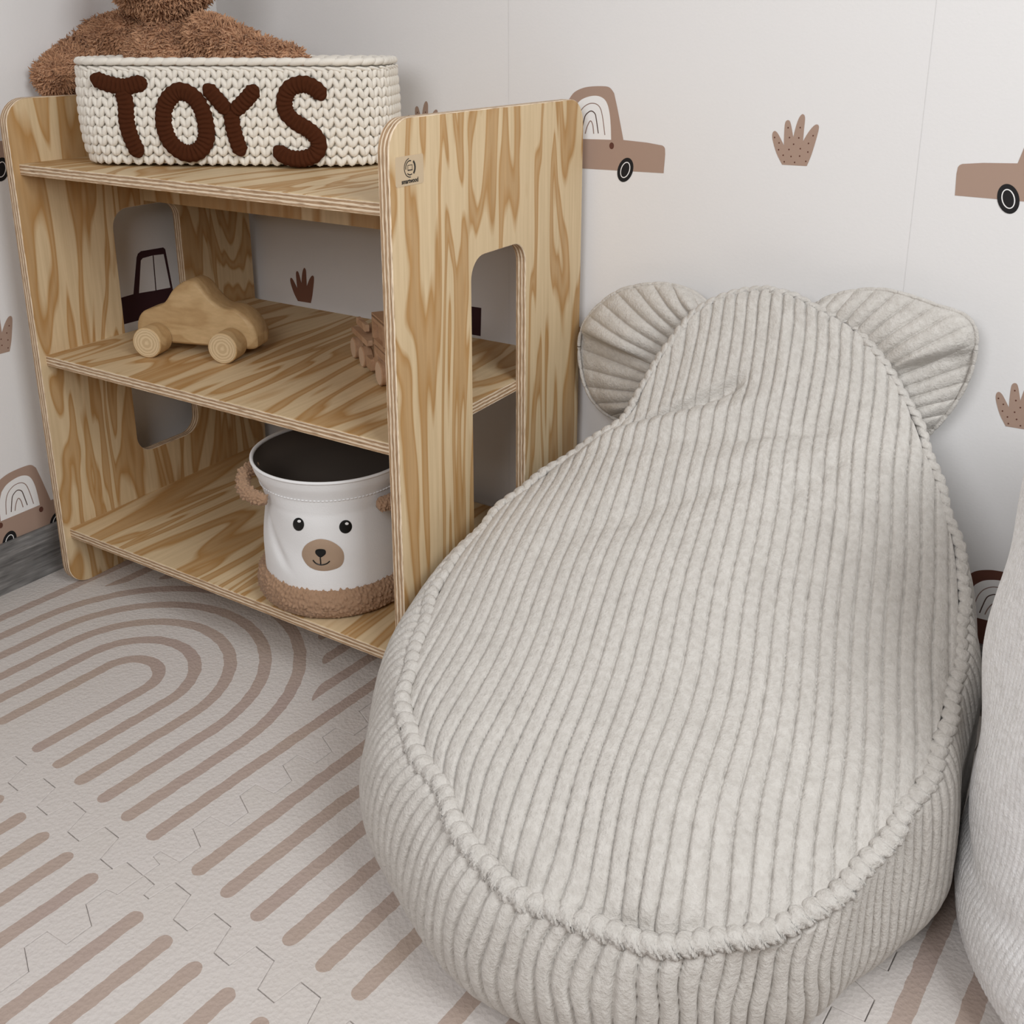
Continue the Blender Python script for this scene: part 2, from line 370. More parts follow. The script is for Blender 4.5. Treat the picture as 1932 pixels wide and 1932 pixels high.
tile(2, 0, 'foam mat tile between the bean bag chair and the white corduroy bag', y1=.55)

# ------------------------------------------------------------------ plywood shelf
T, SW, SD, SH = .0145, .610, .4076, .706
ZB, ZM, ZT = .0932, .3585, .6223
shelf = thing('shelf_unit', 'open pine plywood shelf with three boards and rounded cutout side panels', 'shelf', (SW/2+T, SD/2, 0))
def rrect(y0, z0, y1, z1, r, n=8):
    P = []
    for cx, cz, a0 in ((y1-r, z0+r, -90), (y1-r, z1-r, 0), (y0+r, z1-r, 90), (y0+r, z0+r, 180)):
        for k in range(n+1): a = math.radians(a0+90*k/n); P.append((cx+r*math.cos(a), cz+r*math.sin(a)))
    return np.array(P)
def side_panel(x, seed):
    mb = MB(); O = rrect(0, 0, SD, SH, .034); I = rrect(.1425, .163, .2625, .5425, .027); n = len(O)
    ch = .0008
    for rings, hole in ((O, False), (I, True)):
        cc = rings.mean(0); dirs = []
        for k in range(n):
            t = rings[(k+1) % n]-rings[k-1]; t /= np.linalg.norm(t); dirs.append((t[1], -t[0]))
        dirs = np.array(dirs)*(1 if not hole else -1)
        inn = rings-dirs*ch
        R = [[(x, p[0], p[1]) for p in inn], [(x+ch, p[0], p[1]) for p in rings], [(x+T-ch, p[0], p[1]) for p in rings], [(x+T, p[0], p[1]) for p in inn]]
        L = np.concatenate([[0], np.cumsum(np.linalg.norm(np.diff(np.vstack([rings, rings[:1]]), axis=0), axis=1))])
        us = [0, .06, .94, 1]
        V = np.array(R).reshape(-1, 3); F = []; UV = []
        for a in range(3):
            for k in range(n):
                j = (k+1) % n; f = [a*n+k, a*n+j, (a+1)*n+j, (a+1)*n+k]
                uv = [(us[a], L[k]), (us[a], L[k+1]), (us[a+1], L[k+1]), (us[a+1], L[k])]
                if (not hole): f = f[::-1]; uv = uv[::-1]
                F.append(f); UV.append(uv)
        mb.add(V, F, 1, UV)
        if hole: inI = inn
        else: inO = inn
    # faces: bridge outer and inner rings (matching corner order)
    for xx, fl in ((x, False), (x+T, True)):
        V = [(xx, p[0], p[1]) for p in inO]+[(xx, p[0], p[1]) for p in inI]
        F = []
        for k in range(n):
            j = (k+1) % n; f = [k, j, n+j, n+k]; F.append(f if fl else f[::-1])
        mb.add(V, F, 0)
    o = mb.build('side_panel', [wood_mat('pine_face_%d' % seed, 2, seed, 9.5, 8.5), M_EDGE], shelf)
side_panel(0, 3); side_panel(SW+T, 11)
def board(z, y0, y1, seed, name='shelf_board', x0=T, x1=T+SW):
    mb = MB(); c = .0007
    V = []; z0 = z-T
    prof = [(y0, z0+c), (y0, z-c), (y0+c, z), (y1-c, z), (y1, z-c), (y1, z0+c), (y1-c, z0), (y0+c, z0)]
    k = len(prof); V = [(xx, a, b) for xx in (x0, x1) for a, b in prof]; F = []; UV = []; mi = []
    for i in range(k):
        j = (i+1) % k; F.append([i, k+i, k+j, j][::-1]); e = i in (0, 4, 1, 3, 5, 7) or False
        f0 = (prof[i][1]-z0)/T; f1 = (prof[j][1]-z0)/T
        UV.append([(f0, x0), (f0, x1), (f1, x1), (f1, x0)][::-1]); mi.append(1 if i in (0, 4) else 0)
    for f, u, m_ in zip(F, UV, mi): mb.add([V[q] for q in f], [[0, 1, 2, 3]], m_, [u])
    eu = [((b-z0)/T, a) for a, b in prof]
    mb.add(V[:k], [list(range(k))], 1, [eu]); mb.add(V[k:], [list(range(k))[::-1]], 1, [eu[::-1]])
    mb.build(name, [wood_mat('pine_board_%d' % seed, 1, seed, 7.5, 9.5), M_EDGE], shelf)
board(ZB, .010, .396, 21); board(ZM, .010, .396, 33); board(ZT, .010, .396, 45)
mb = MB(); mb.box((T, .2005, .549), (T+SW, .2005+T, ZT-T))
mb.build('support_rail', wood_mat('pine_rail', 2, 57), shelf)
# sticker with its printed mark
XS = T+SW+T
def onp(u, v): return at_plane(u, v, (XS, 0, 0), (1, 0, 0))
m_stick = mat('sticker_film', (.57, .44, .29), .25); m_ink = mat('sticker_ink', (.02, .018, .015), .5)
q = [onp(743.5, 298), onp(797.5, 288.5), onp(799, 345), onp(747.5, 354)]
y0 = (q[0][1]+q[3][1])/2; y1 = (q[1][1]+q[2][1])/2; z1 = (q[0][2]+q[1][2])/2; z0 = (q[2][2]+q[3][2])/2
mb = MB(); R = rrect(y0, z0, y1, z1, .0025, 4); mb.prism(R, 0, XS, XS+.0004); st = mb.build('sticker', m_stick, shelf)
mb = MB()
def arc(r, a0, a1, wd, cy, cz):
    A = np.radians(np.linspace(a0, a1, 20))
    for i in range(19):
        V = [(XS+.0007, cy+rr*math.cos(a), cz+rr*math.sin(a)) for rr, a in ((r-wd/2, A[i]), (r+wd/2, A[i]), (r+wd/2, A[i+1]), (r-wd/2, A[i+1]))]
        mb.add(V, [[0, 1, 2, 3]])
cy, cz = (y0+y1)/2+.0005, z1-(z1-z0)*.41; S_ = (z1-z0)
arc(S_*.315, 100, 275, S_*.030, cy, cz); arc(S_*.235, 75, 190, S_*.035, cy, cz); arc(S_*.235, 230, 295, S_*.035, cy, cz)
arc(S_*.275, -48, 48, S_*.075, cy, cz)
w_, h_, t_ = S_*.13, S_*.095, S_*.018
for a, b, c_, d_ in ((-w_, -h_, w_, -h_+t_*1.8), (-w_, h_-t_, w_, h_), (-w_, -h_, -w_+t_, h_), (w_-t_, -h_, w_, h_)):
    mb.add([(XS+.0007, cy+a, cz+b), (XS+.0007, cy+c_, cz+b), (XS+.0007, cy+c_, cz+d_), (XS+.0007, cy+a, cz+d_)], [[0, 1, 2, 3]])
mb.build('emblem', m_ink, st)
def text_mesh(name, s, size, origin, ex, ey, mat_, parent, off=.0006):
    c = bpy.data.curves.new(name, 'FONT'); c.body = s; c.size = size; c.offset = size*.03; c.align_x = 'CENTER'
    o = bpy.data.objects.new(name, c); COL.objects.link(o); dg = bpy.context.evaluated_depsgraph_get(); dg.update()
    me0 = o.evaluated_get(dg).to_mesh(); V = [v.co.copy() for v in me0.vertices]; F = [list(p.vertices) for p in me0.polygons]
    bpy.data.objects.remove(o)
    ex, ey, origin = map(np.array, (ex, ey, origin)); mb = MB(); mb.add([origin+ex*v.x+ey*v.y for v in V], F); return mb.build(name, mat_, parent)
text_mesh('lettering', 'smartwood', S_*.19, (XS+.0007, (y0+y1)/2, z0+S_*.085), (0, 1.05, 0), (0, 0, 1.15), m_ink, st)

# ------------------------------------------------------------------ wooden toy car
m_toy = wood_mat('toy_beech', 0, 71, 14, 3, (.62, .44, .235), (.50, .33, .16))
m_toyend = mat('log_end', (.66, .50, .30), .6); g = G(m_toyend); tc = g.n('ShaderNodeTexCoord').outputs['Object']
wv = g.n('ShaderNodeTexWave', wave_type='RINGS', rings_direction='SPHERICAL'); wv.inputs['Scale'].default_value = 120; wv.inputs['Distortion'].default_value = 1.5; wv.inputs['Detail Scale'].default_value = 2
g.l(tc, wv.inputs['Vector']); g.l(g.ramp(wv.outputs['Fac'], [(.2, (.56, .42, .25)), (.8, (.69, .54, .34))]), g.b.inputs['Base Color'])
wa = np.array([.1382, .0963, 0]); wb_ = np.array([.2460, .1320, 0]); dx = (wb_-wa)/np.linalg.norm(wb_-wa); dn = np.array([-dx[1], dx[0], 0])
cb = np.array([*(wa+wb_)[:2]/2, ZM])+dn*.03
def tl(x, y, z): return tuple(cb+dx*x+dn*y+np.array([0, 0, z]))
toy = thing('toy_car', 'chunky plain wooden toy car with thick round wheels on middle shelf', 'toy car', cb)
prof = sm_poly([(-.088,.022),(-.090,.040),(-.080,.056),(-.060,.064),(-.044,.072),(-.028,.092),(-.006,.105),(.010,.101),(.026,.082),(.042,.070),(.062,.068),(.078,.060),(.089,.045),(.092,.026),(.086,.013),(.050,.013),(0,.013),(-.060,.014)], 5)
mb = MB(); cen = prof.mean(0)
rings = [(-.017, .86), (-.0195, .95), (-.0175, .985)]
L_ = []
for y, s_ in ((-.020, .90), (-.0185, .965), (-.015, 1.0), (.015, 1.0), (.0185, .965), (.020, .90)):
    L_.append([tl(cen[0]+(p[0]-cen[0])*s_, y, cen[1]+(p[1]-cen[1])*s_) for p in prof])
mb.grid(L_, 0, close_v=True); n = len(prof); mb.add(L_[0], [list(range(n))[::-1]]); mb.add(L_[-1], [list(range(n))])
mb.build('body', m_toy, toy, smooth_=True, auto=40)
def wheel(parent, f, c, r, y0, y1, mats, name='wheel', n=32, ch=.0015):
    mb = MB(); R = []
    for y, rr in ((y0, r-ch), (y0+ch*.7, r), (y1-ch*.7, r), (y1, r-ch)):
        R.append([f(c[0]+rr*math.cos(a), y, c[1]+rr*math.sin(a)) for a in np.linspace(0, 2*np.pi, n, endpoint=False)])
    mb.grid(R, 0, close_v=True); mb.add(R[0], [list(range(n))[::-1]], 1); mb.add(R[-1], [list(range(n))], 1)
    return mb.build(name, mats, parent, base=np.array(f(c[0], (y0+y1)/2, c[1])), smooth_=True, auto=40)
for xx in (-.057, .057):
    wheel(toy, tl, (xx, .0215), .0215, -.050, -.0205, [m_toy, m_toyend]); wheel(toy, tl, (xx, .0215), .0215, .0205, .046, [m_toy, m_toyend])

# ------------------------------------------------------------------ wooden toy truck
m_tr = wood_mat('truck_beech', 0, 81, 16, 3, (.58, .38, .245), (.45, .27, .16))
m_trend = mat('truck_wheel_face', (.64, .46, .32), .6, (300, .0006, .5))
ta = np.array([.385, .227, 0]); tb = np.array([.4986, .1476, 0]); dx2 = (tb-ta)/np.linalg.norm(tb-ta); dn2 = np.array([-dx2[1], dx2[0], 0])
cb2 = np.array([ta[0], ta[1], ZM])
def tk(x, y, z): return tuple(cb2+dx2*x+dn2*y+np.array([0, 0, z]))
truck = thing('toy_truck', 'small wooden toy truck half hidden behind the right side panel', 'toy truck', cb2+dx2*.07+dn2*.03)
def tbox(name, lo, hi, m, parent=truck, bev=.001):
    mb = MB(); x0, y0, z0 = lo; x1, y1, z1 = hi
    P = rrect(x0, z0, x1, z1, min(.0022, (z1-z0)/2.2), 3); n = len(P)
    R = [[tk(*(p[0], y, p[1])) for p in P] for y in (y0, y1)]
    mb.grid(R, 0, close_v=True); mb.add(R[0], [list(range(n))[::-1]]); mb.add(R[1], [list(range(n))]); return mb.build(name, m, parent)
tbox('chassis', (.054, .006, .009), (.155, .062, .020), m_tr)
tbox('cargo_bed', (-.014, .002, .034), (.066, .066, .042), m_tr)
tbox('side_rail', (-.006, .007, .047), (.042, .012, .057), m_tr); tbox('fuel_tank', (.064, .000, .007), (.088, .012, .023), m_tr); tbox('side_rail', (-.006, .052, .048), (.046, .057, .056), m_tr)
tbox('bed_frame', (-.012, .022, .020), (.062, .046, .034), m_tr)
mb = MB()
cabp = [(.080,.026),(.080,.078),(.084,.082),(.126,.082),(.134,.052),(.165,.046),(.165,.020)]+[(.1205+.020*math.cos(a)*.9, .018+.016*math.sin(a)) for a in np.linspace(0, np.pi, 10)]+[(.100,.020)]
for a_, b_, in ((.004, .012), (.056, .064)):
    # cab side walls with a window opening
    mb2 = [(.080,.026),(.080,.080)]
    for x0, x1, z0, z1 in ((.078,.084,.026,.084),(.084,.126,.076,.084),(.126,.132,.052,.084),(.078,.150,.046,.053),(.078,.150,.034,.044),(.078,.100,.020,.034),(.138,.150,.020,.034)):
        V = [tk(x+.007, y, z) for x in (x0, x1) for y in (a_, b_) for z in (z0, z1)]
        mb.add(V, [(0,1,3,2),(4,6,7,5),(0,4,5,1),(2,3,7,6),(0,2,6,4),(1,5,7,3)])
for x0, x1, y0_, y1_, z0, z1 in ((.078,.132,.004,.064,.081,.086),(.086,.126,.010,.058,.050,.078)):
    V = [tk(x+.007, y, z) for x in (x0, x1) for y in (y0_, y1_) for z in (z0, z1)]
    mb.add(V, [(0,1,3,2),(4,6,7,5),(0,4,5,1),(2,3,7,6),(0,2,6,4),(1,5,7,3)])
mb.build('cab', m_tr, truck)
for xx, r in ((0, .0145), (.0435, .0145), (.125, .0160)):
    wheel(truck, tk, (xx, r), r, -.001, .012, [m_tr, m_trend]); wheel(truck, tk, (xx, r), r, .056, .069, [m_tr, m_trend])

# ------------------------------------------------------------------ bear face bucket
BC = np.array([.449, .103, ZB])
bucket = thing('storage_bucket', 'white fabric bucket with bear face and brown fleece base on bottom shelf', 'storage bucket', BC)
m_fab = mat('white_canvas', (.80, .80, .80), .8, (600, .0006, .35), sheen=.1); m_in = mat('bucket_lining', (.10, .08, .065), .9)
m_fl = mat('brown_fleece', (.36, .225, .14), .95, (700, .001, .6), sheen=.1)
def bk_r(th, z):
    z = np.asarray(z, float)
    base = np.interp(z, [0, .035, .06, .10, .14, .160, .175, .188], [.090, .092, .092, .091, .090, .093, .099, .102])
    wr = .0022*np.sin(3*th+z*38)*smooth((z-.05)/.05)*smooth((.165-z)/.04)
    dent = -.006*np.exp(-((th-3.95)/.22)**2)*np.exp(-((z-.125)/.03)**2)
    fold = -.0030*np.exp(-(((th-4.45)+(z-.09)*9)/.10)**2)*smooth((z-.05)/.03)*smooth((.14-z)/.03)
    return base+wr+dent+fold
def bk(th, z, off=0):
    r = bk_r(th, z)+off
    x = BC[0]+r*np.cos(th); y = BC[1]+r*np.sin(th)*1.0; zz = BC[2]+z
    return np.stack(np.broadcast_arrays(x, y, zz), -1)
TH, ZZ = np.meshgrid(np.linspace(0, 2*np.pi, 240, endpoint=False), np.linspace(.004, .186, 90), indexing='ij')
mb = MB(); mb.grid(bk(TH, ZZ)[::-1], 0, close_u=True)
th = TH[:, 0]; rim = [bk(th, np.full_like(th, .186+.0025*math.sin(a)), -.0015+.0022*math.cos(a)) for a in np.linspace(0, 2*np.pi, 10)]
mb.grid(np.stack(rim, 1), 0, close_u=True)
seam = bk(th, np.full_like(th, .160), .0002)
o_body = mb.build('bucket_body', m_fab, bucket, smooth_=True)
mb = MB(); TH2, Z2 = np.meshgrid(np.linspace(0, 2*np.pi, 120, endpoint=False), np.linspace(.006, .185, 30), indexing='ij')
mb.grid(bk(TH2, Z2, -.003), 0, close_u=True); bot = bk(TH2[:, 0], np.full(120, .006), -.003); mb.add(bot, [list(range(120))])
mb.build('lining', m_in, bucket, smooth_=True)
mb = MB()
for k in range(120):
    a = 2*np.pi*k/120; t = np.linspace(a, a+.030, 3); mb.tube(bk(t, np.full(3, .1605), .0008), .0007, 5)
mb.build('stitching', m_fab, bucket)
# fleece: displaced curly surface
def curly(P, N, amp, f, seed=0):
    out = np.empty_like(P); 
    for i, (p, n) in enumerate(zip(P, N)):
        q = Vector(p*f)+Vector((seed, 0, 0)); d = noise.voronoi(q)[0]
        h = (d[1]-d[0])
        out[i] = p+n*amp*(min(h, .8)*1.5+.35*noise.noise(q*2.3))
    return out
nu, nv = 520, 46
tu = np.linspace(0, 2*np.pi, nu, endpoint=False); ph = np.linspace(-.5*np.pi-.35, .5*np.pi+.45, nv)
P = []; N = []
for t in tu:
    for p in ph:
        zc = .0205; rr = .0905; r = rr+.0105*math.cos(p); z = zc+.0185*math.sin(p)
        P.append((BC[0]+r*math.cos(t), BC[1]+r*math.sin(t), BC[2]+max(z, .0015))); N.append((math.cos(p)*math.cos(t), math.cos(p)*math.sin(t), max(math.sin(p), 0)))
mb = MB(); mb.grid(curly(np.array(P), np.array(N), .0042, 210).reshape(nu, nv, 3)[::-1], 0, close_u=True)
mb.build('fleece_base', m_fl, bucket, smooth_=True)
def bk_hit(u, v, off=0):
    d = ray(u, v); lo = None
    for t in np.linspace(.9, 1.6, 3500):
        p = CAM+d*t; z = p[2]-BC[2]; th = math.atan2(p[1]-BC[1], p[0]-BC[0])
        if math.hypot(p[0]-BC[0], p[1]-BC[1]) < bk_r(th, np.clip(z, 0, .186)): return th, z
    return -1.0, .1
def fleece_blob(name, path, rad):
    path = sm_poly(path, 40, False); m_ = len(path); nn = 64
    s_ = np.linspace(0, 1, m_); R = rad*np.sqrt(np.clip(1-(2*s_-1)**8, 0.02, 1))
    T_ = np.gradient(path, axis=0); T_ /= np.linalg.norm(T_, axis=1)[:, None]; U = np.cross(T_, (0, 0, 1)); U /= np.linalg.norm(U, axis=1)[:, None]; W_ = np.cross(U, T_)
    a = np.linspace(0, 2*np.pi, nn, endpoint=False); N = np.cos(a)[None, :, None]*U[:, None]+np.sin(a)[None, :, None]*W_[:, None]
    P = path[:, None]+R[:, None, None]*N; Q = curly(P.reshape(-1, 3), N.reshape(-1, 3), .0034, 230, 3).reshape(P.shape)
    mb = MB(); mb.grid(Q, 0, close_v=True); mb.add(Q[0], [list(range(nn))]); mb.add(Q[-1], [list(range(nn))[::-1]]); mb.build(name, m_fl, bucket, smooth_=True)
def rimp(th, out, z): return (BC[0]+(.099+out)*math.cos(th), BC[1]+(.099+out)*math.sin(th), BC[2]+z+.010)
fa = math.atan2(CAM[1]-BC[1], CAM[0]-BC[0])   # direction the face looks at (towards the room)
fleece_blob('ear', [rimp(fa-1.75, -.002, .156), rimp(fa-1.52, .011, .155), rimp(fa-1.22, .014, .146), rimp(fa-.92, .004, .143)], .0072)
fleece_blob('ear', [rimp(fa+.50, .004, .138), rimp(fa+.80, .013, .141), rimp(fa+1.1, .013, .147), rimp(fa+1.40, .0, .156)], .0085)
m_eye = mat('face_black', (.008, .008, .008), .35); m_muz = mat('muzzle_felt', (.40, .285, .20), .9, (500, .0005, .5)); m_hl = mat('eye_glint', (.8, .8, .8), .6)
def patch(name, poly_px, m, off, parent, thick=.0008, nr=5):
    C0 = np.mean(poly_px, axis=0); mb = MB(); n = len(poly_px); rings = []
    base = [bk_hit(*p) for p in poly_px]; c = bk_hit(*C0); base = [(a if a < 0 else a, z) for a, z in base]
    for k in range(nr):
        f = 1-k/nr; h = off+thick*(1-f**6)
        rings.append([bk(np.array(c[0]+(a-c[0])*f), np.array(c[1]+(z-c[1])*f), h) for a, z in base])
    mb.grid(rings, 0, close_v=True); cc = bk(np.array(c[0]), np.array(c[1]), off+thick)
    mb.add(rings[-1]+[cc], [[i, (i+1) % n, n] for i in range(n)])
    return mb.build(name, m, parent, smooth_=True)
for ex_, ey_, rx, ry, rot in ((563.5, 989, 10.5, 12.5, -.1), (652, 993.5, 12, 12.8, .3)):
    e = patch('eye', ellipse(ex_, ey_, rx, ry, rot, 28), m_eye, .0004, bucket); patch('glint', ellipse(ex_+2, ey_-6.5, 3.4, 2.6, 0, 14), m_hl, .0014, e, .0003, 2)
mz = patch('muzzle', sm_poly([(570,1048),(577,1028),(600,1017),(625,1021),(645,1036),(649,1055),(640,1070),(612,1077),(585,1070)], 5), m_muz, .0004, bucket, .0016)
patch('nose', sm_poly([(597,1036),(605,1034),(614,1036),(615,1043),(610,1048),(605,1050),(600,1047),(596,1042)], 4), m_eye, .0022, mz, .0008, 3)
mb = MB()
for path in ([(605, 1049), (605.5, 1056), (606, 1063)], [(591.5, 1055), (597, 1061), (606, 1064), (616, 1062), (622.5, 1057)]):
    pp = [bk_hit(*p) for p in sm_poly(path, 6, False)]; mb.tube([bk(np.array(a), np.array(z), .0021) for a, z in pp], .0008, 6)
mb.build('mouth', m_eye, mz)

# ------------------------------------------------------------------ crochet basket
KC = np.array([.2345, .2000, ZT]); ka = math.radians(27.5); ke = np.array([math.cos(ka), math.sin(ka), 0]); kn = np.array([-ke[1], ke[0], 0])
KL, KD, KR = .398, .170, .062      # length, depth, corner radius
m_yarn = mat('cream_cotton', (.80, .755, .675), .9, (900, .0007, .5), sheen=.2); m_yb = mat('brown_yarn', (.068, .021, .009), .95, (1200, .0008, .8), spec=.05)
basket = thing('crochet_basket', 'cream crochet basket with large brown yarn letters on top shelf', 'basket', KC)
RR = rrect(-KL/2, -KD/2, KL/2, KD/2, KR, 14)
RR = np.vstack([RR, RR[:1]]); SL = np.concatenate([[0], np.cumsum(np.linalg.norm(np.diff(RR, axis=0), axis=1))]); PER = SL[-1]
def kb(s, z, off=0):
    """point on the basket wall at arc length s, height z"""
    s = s % PER; x = np.interp(s, SL, RR[:, 0]); y = np.interp(s, SL, RR[:, 1]); x2 = np.interp((s+.002) % PER, SL, RR[:, 0]); y2 = np.interp((s+.002) % PER, SL, RR[:, 1])
    t = np.array([x2-x, y2-y]); t /= np.linalg.norm(t)+1e-9; n = np.array([t[1], -t[0]])
    b = -.006*max(0, 1-z/.03)**2+.004*math.sin(min(z/.12, 1)*math.pi)+off
    lean = 1+.012*(z/.13)
    px, py = x*lean+n[0]*b, y*lean+n[1]*b
    return KC+ke*px+kn*py+np.array([0, 0, z]), ke*t[0]+kn*t[1], ke*n[0]+kn*n[1]
KH = .130
mb = MB(); ns = 160
Gd = [[kb(PER*i/ns, z, o_)[0] for z, o_ in [(.004, -.004), (.03, -.003), (.07, -.003), (KH-.006, -.003), (KH-.004, -.007), (.07, -.009), (.008, -.009)]] for i in range(ns)]
mb.grid(Gd, 0, close_u=True); mb.add([g_[0] for g_ in Gd], [list(range(ns))[::-1]]); mb.add([g_[-1] for g_ in Gd], [list(range(ns))])
def leaf(mb, c, ax, side, nrm, L, Wd, D, nu=7, nv=7):
    P = []
    for i in range(nu):
        u = -1+2*i/(nu-1); r = math.sqrt(max(0, 1-abs(u)**2.4))*.98+.02
        P.append([c+ax*u*L/2+side*r*Wd/2*math.cos(a)+nrm*r*D*math.sin(a) for a in np.linspace(0, 2*np.pi, nv, endpoint=False)])
    mb.grid(P, 0, close_v=True)
UPZ = np.array([0, 0, 1.])
ncol = int(PER/.0138); rows = 10; rh = .0118
for r_ in range(rows):
    for c_ in range(ncol):
        s_ = PER*(c_+.5*(r_ % 2)*.25)/ncol; z_ = .008+r_*rh
        for sg in (-1, 1):
            p, t, n = kb(s_+sg*.0032, z_, .0005)
            ang = sg*.42+random.uniform(-.08, .08); ax_ = UPZ*math.cos(ang)+t*math.sin(ang); sd = t*math.cos(ang)-UPZ*math.sin(ang)
            leaf(mb, p+UPZ*.002, ax_, sd, n, .0165, .0074, .0042)
basket_body = mb.build('basket_wall', m_yarn, basket, smooth_=True)
mb = MB(); nr_ = int(PER/.0175)
for k in range(nr_):
    s_ = PER*k/nr_; p, t, n = kb(s_, KH+.0005, -.0015); ax_ = t*.97+UPZ*.10; leaf(mb, p, ax_, UPZ, n, .027, .0100, .0065, 9, 9)
    p, t, n = kb(s_+.009, KH-.0085, .0015); ax_ = t*.96-UPZ*.22; leaf(mb, p, ax_, UPZ*.9+n*.3, n, .024, .0056, .0038, 8, 7)
    p, t, n = kb(s_+.009, KH+.0005, -.0075); leaf(mb, p, t, UPZ, n, .024, .0085, .0050, 8, 7)
mb.build('rim', m_yarn, basket, smooth_=True)
# letters: strokes on the front face
kp0 = KC-kn*(KD/2+.008)
def kface(u, v): return at_plane(u/2.415, v/2.415, kp0, kn)
def letter(strokes):
    mb = MB()
    for pts, wd, closed in strokes:
        P = sm_poly(np.array([kface(*p) for p in pts]), 12, closed)
        seg = np.linalg.norm(np.diff(P, axis=0), axis=1); S = np.concatenate([[0], np.cumsum(seg)]); tot = S[-1]+(np.linalg.norm(P[0]-P[-1]) if closed else 0)
        n_ = int(tot/.0010); ss = np.linspace(0, tot, n_, endpoint=not closed)
        PP = np.vstack([P, P[:1]]) if closed else P; S2 = np.concatenate([S, [tot]]) if closed else S
        Q = np.stack([np.interp(ss, S2, PP[:, k]) for k in range(3)], 1)
        T_ = (np.roll(Q, -1, 0)-np.roll(Q, 1, 0)) if closed else np.gradient(Q, axis=0); T_ /= np.linalg.norm(T_, axis=1)[:, None]
        Nn = -kn; Sd = np.cross(T_, Nn)
        K = 15; rows_ = []
        for j in range(K):
            w_ = -1+2*j/(K-1); 
            rid = np.abs(np.sin(ss/.0058*np.pi+.6*abs(w_))); h = (1-abs(w_)**4.0)*(.0034+.0026*rid**.6)-.0004*0
            jit = 1+.05*np.sin(ss*900)
            end = np.ones(n_) if closed else np.sqrt(np.clip(np.minimum(ss, tot-ss)/(wd*.42), .03, 1))
            rows_.append(Q+Sd*(w_*wd/2*end*(jit if abs(w_) > .9 else 1))[:, None]+Nn[None]*(h*end**.5)[:, None])
        mb.grid(np.stack(rows_, 1), 0, close_u=closed)
    return mb.build('letter', m_yb, basket, smooth_=True)
LW = .0205
letter([([(412,348),(480,378),(560,395),(615,385),(672,372)], LW, False), ([(548,395),(572,470),(578,560),(602,640),(642,718)], LW*1.05, False)])['label'] = 'brown crochet letter T'
letter([([(812,418),(757,470),(746,560),(775,645),(838,695),(900,690),(937,640),(938,570),(915,490),(872,436)], LW*1.08, True)])['label'] = 'brown crochet letter O'
letter([([(930,385),(985,448),(1048,520)], LW*.98, False), ([(1172,390),(1125,450),(1055,520)], LW*.98, False), ([(1050,500),(1062,580),(1082,650),(1106,712)], LW, False)])['label'] = 'brown crochet letter Y'
letter([([(1478,455),(1440,408),(1385,384),(1325,400),(1297,450),(1305,512),(1352,560),(1415,598),(1452,650),(1435,702),(1370,724),(1300,712),(1250,668)], LW*1.02, False)])['label'] = 'brown crochet letter S'

# ------------------------------------------------------------------ teddy bear in the basket
m_fur = mat('teddy_plush', (.40, .235, .145), .95, sheen=.1); g = G(m_fur); tc = g.n('ShaderNodeTexCoord').outputs['Object']
g.l(g.ramp(g.noise(tc, 45, 3), [(.35, (.40, .205, .11)), (.65, (.62, .36, .21))]), g.b.inputs['Base Color']); g.bump(g.noise(tc, 500, 2), .001, .7)
TB = KC+kn*.012+np.array([.0, 0, 0]); 
def tp(u, v, y): return at_y(u, v, y)
yb_ = TB[1]
tc_ = tp(318, 110, yb_); hd = tp(302, -62, yb_-.004)
import bmesh
bm = bmesh.new()
def blob(c, r, q=None):
    from mathutils import Matrix
    M_ = Matrix.Translation(Vector(c))@(q.to_matrix().to_4x4() if q else Matrix())@Matrix.Diagonal((*r, 1))
    bmesh.ops.create_uvsphere(bm, u_segments=28, v_segments=18, radius=1, matrix=M_)
def limb(a, b, r0, r1, k=9):
    for i in range(k): t = i/(k-1); p = Vector(a).lerp(Vector(b), t); rr = r0+(r1-r0)*t; blob(p, (rr, rr, rr))
blob(tc_+np.array([0, 0, -.030]), (.074, .052, .085))
blob(tc_+np.array([0, 0, .008]), (.060, .044, .040))
blob(hd, (.080, .070, .068))
blob(hd+np.array([.012, -.062, -.012]), (.034, .026, .026))
for sx in (-1, 1): blob(hd+np.array([sx*.062, 0, .055]), (.028, .016, .028))
limb(tp(243, 70, yb_), tp(168, 95, yb_-.012), .034, .036); limb(tp(168, 95, yb_-.012), tp(104, 148, .108), .033, .026)
limb(tp(392, 70, yb_), tp(470, 103, yb_+.002), .030, .027); limb(tp(470, 103, yb_+.002), tp(552, 122, yb_+.01), .027, .021)
me = bpy.data.meshes.new('tmp'); bm.to_mesh(me); bm.free(); to = bpy.data.objects.new('tmp', me); COL.objects.link(to)
md = to.modifiers.new('r', 'REMESH'); md.mode = 'VOXEL'; md.voxel_size = .0062; md2 = to.modifiers.new('s', 'SMOOTH'); md2.iterations = 4; md2.factor = .6
dg = bpy.context.evaluated_depsgraph_get(); dg.update(); ev = to.evaluated_get(dg).to_mesh()
V = np.array([v.co[:] for v in ev.vertices]); Nv = np.array([v.normal[:] for v in ev.vertices]); F = [list(p.vertices) for p in ev.polygons]
tris = [(p.center[:], p.normal[:], p.area) for p in ev.polygons]; bpy.data.objects.remove(to)
mb = MB(); mb.add(V, F, 0)
A_ = np.array([t[2] for t in tris]); idx = rng.choice(len(tris), 34000, p=A_/A_.sum())
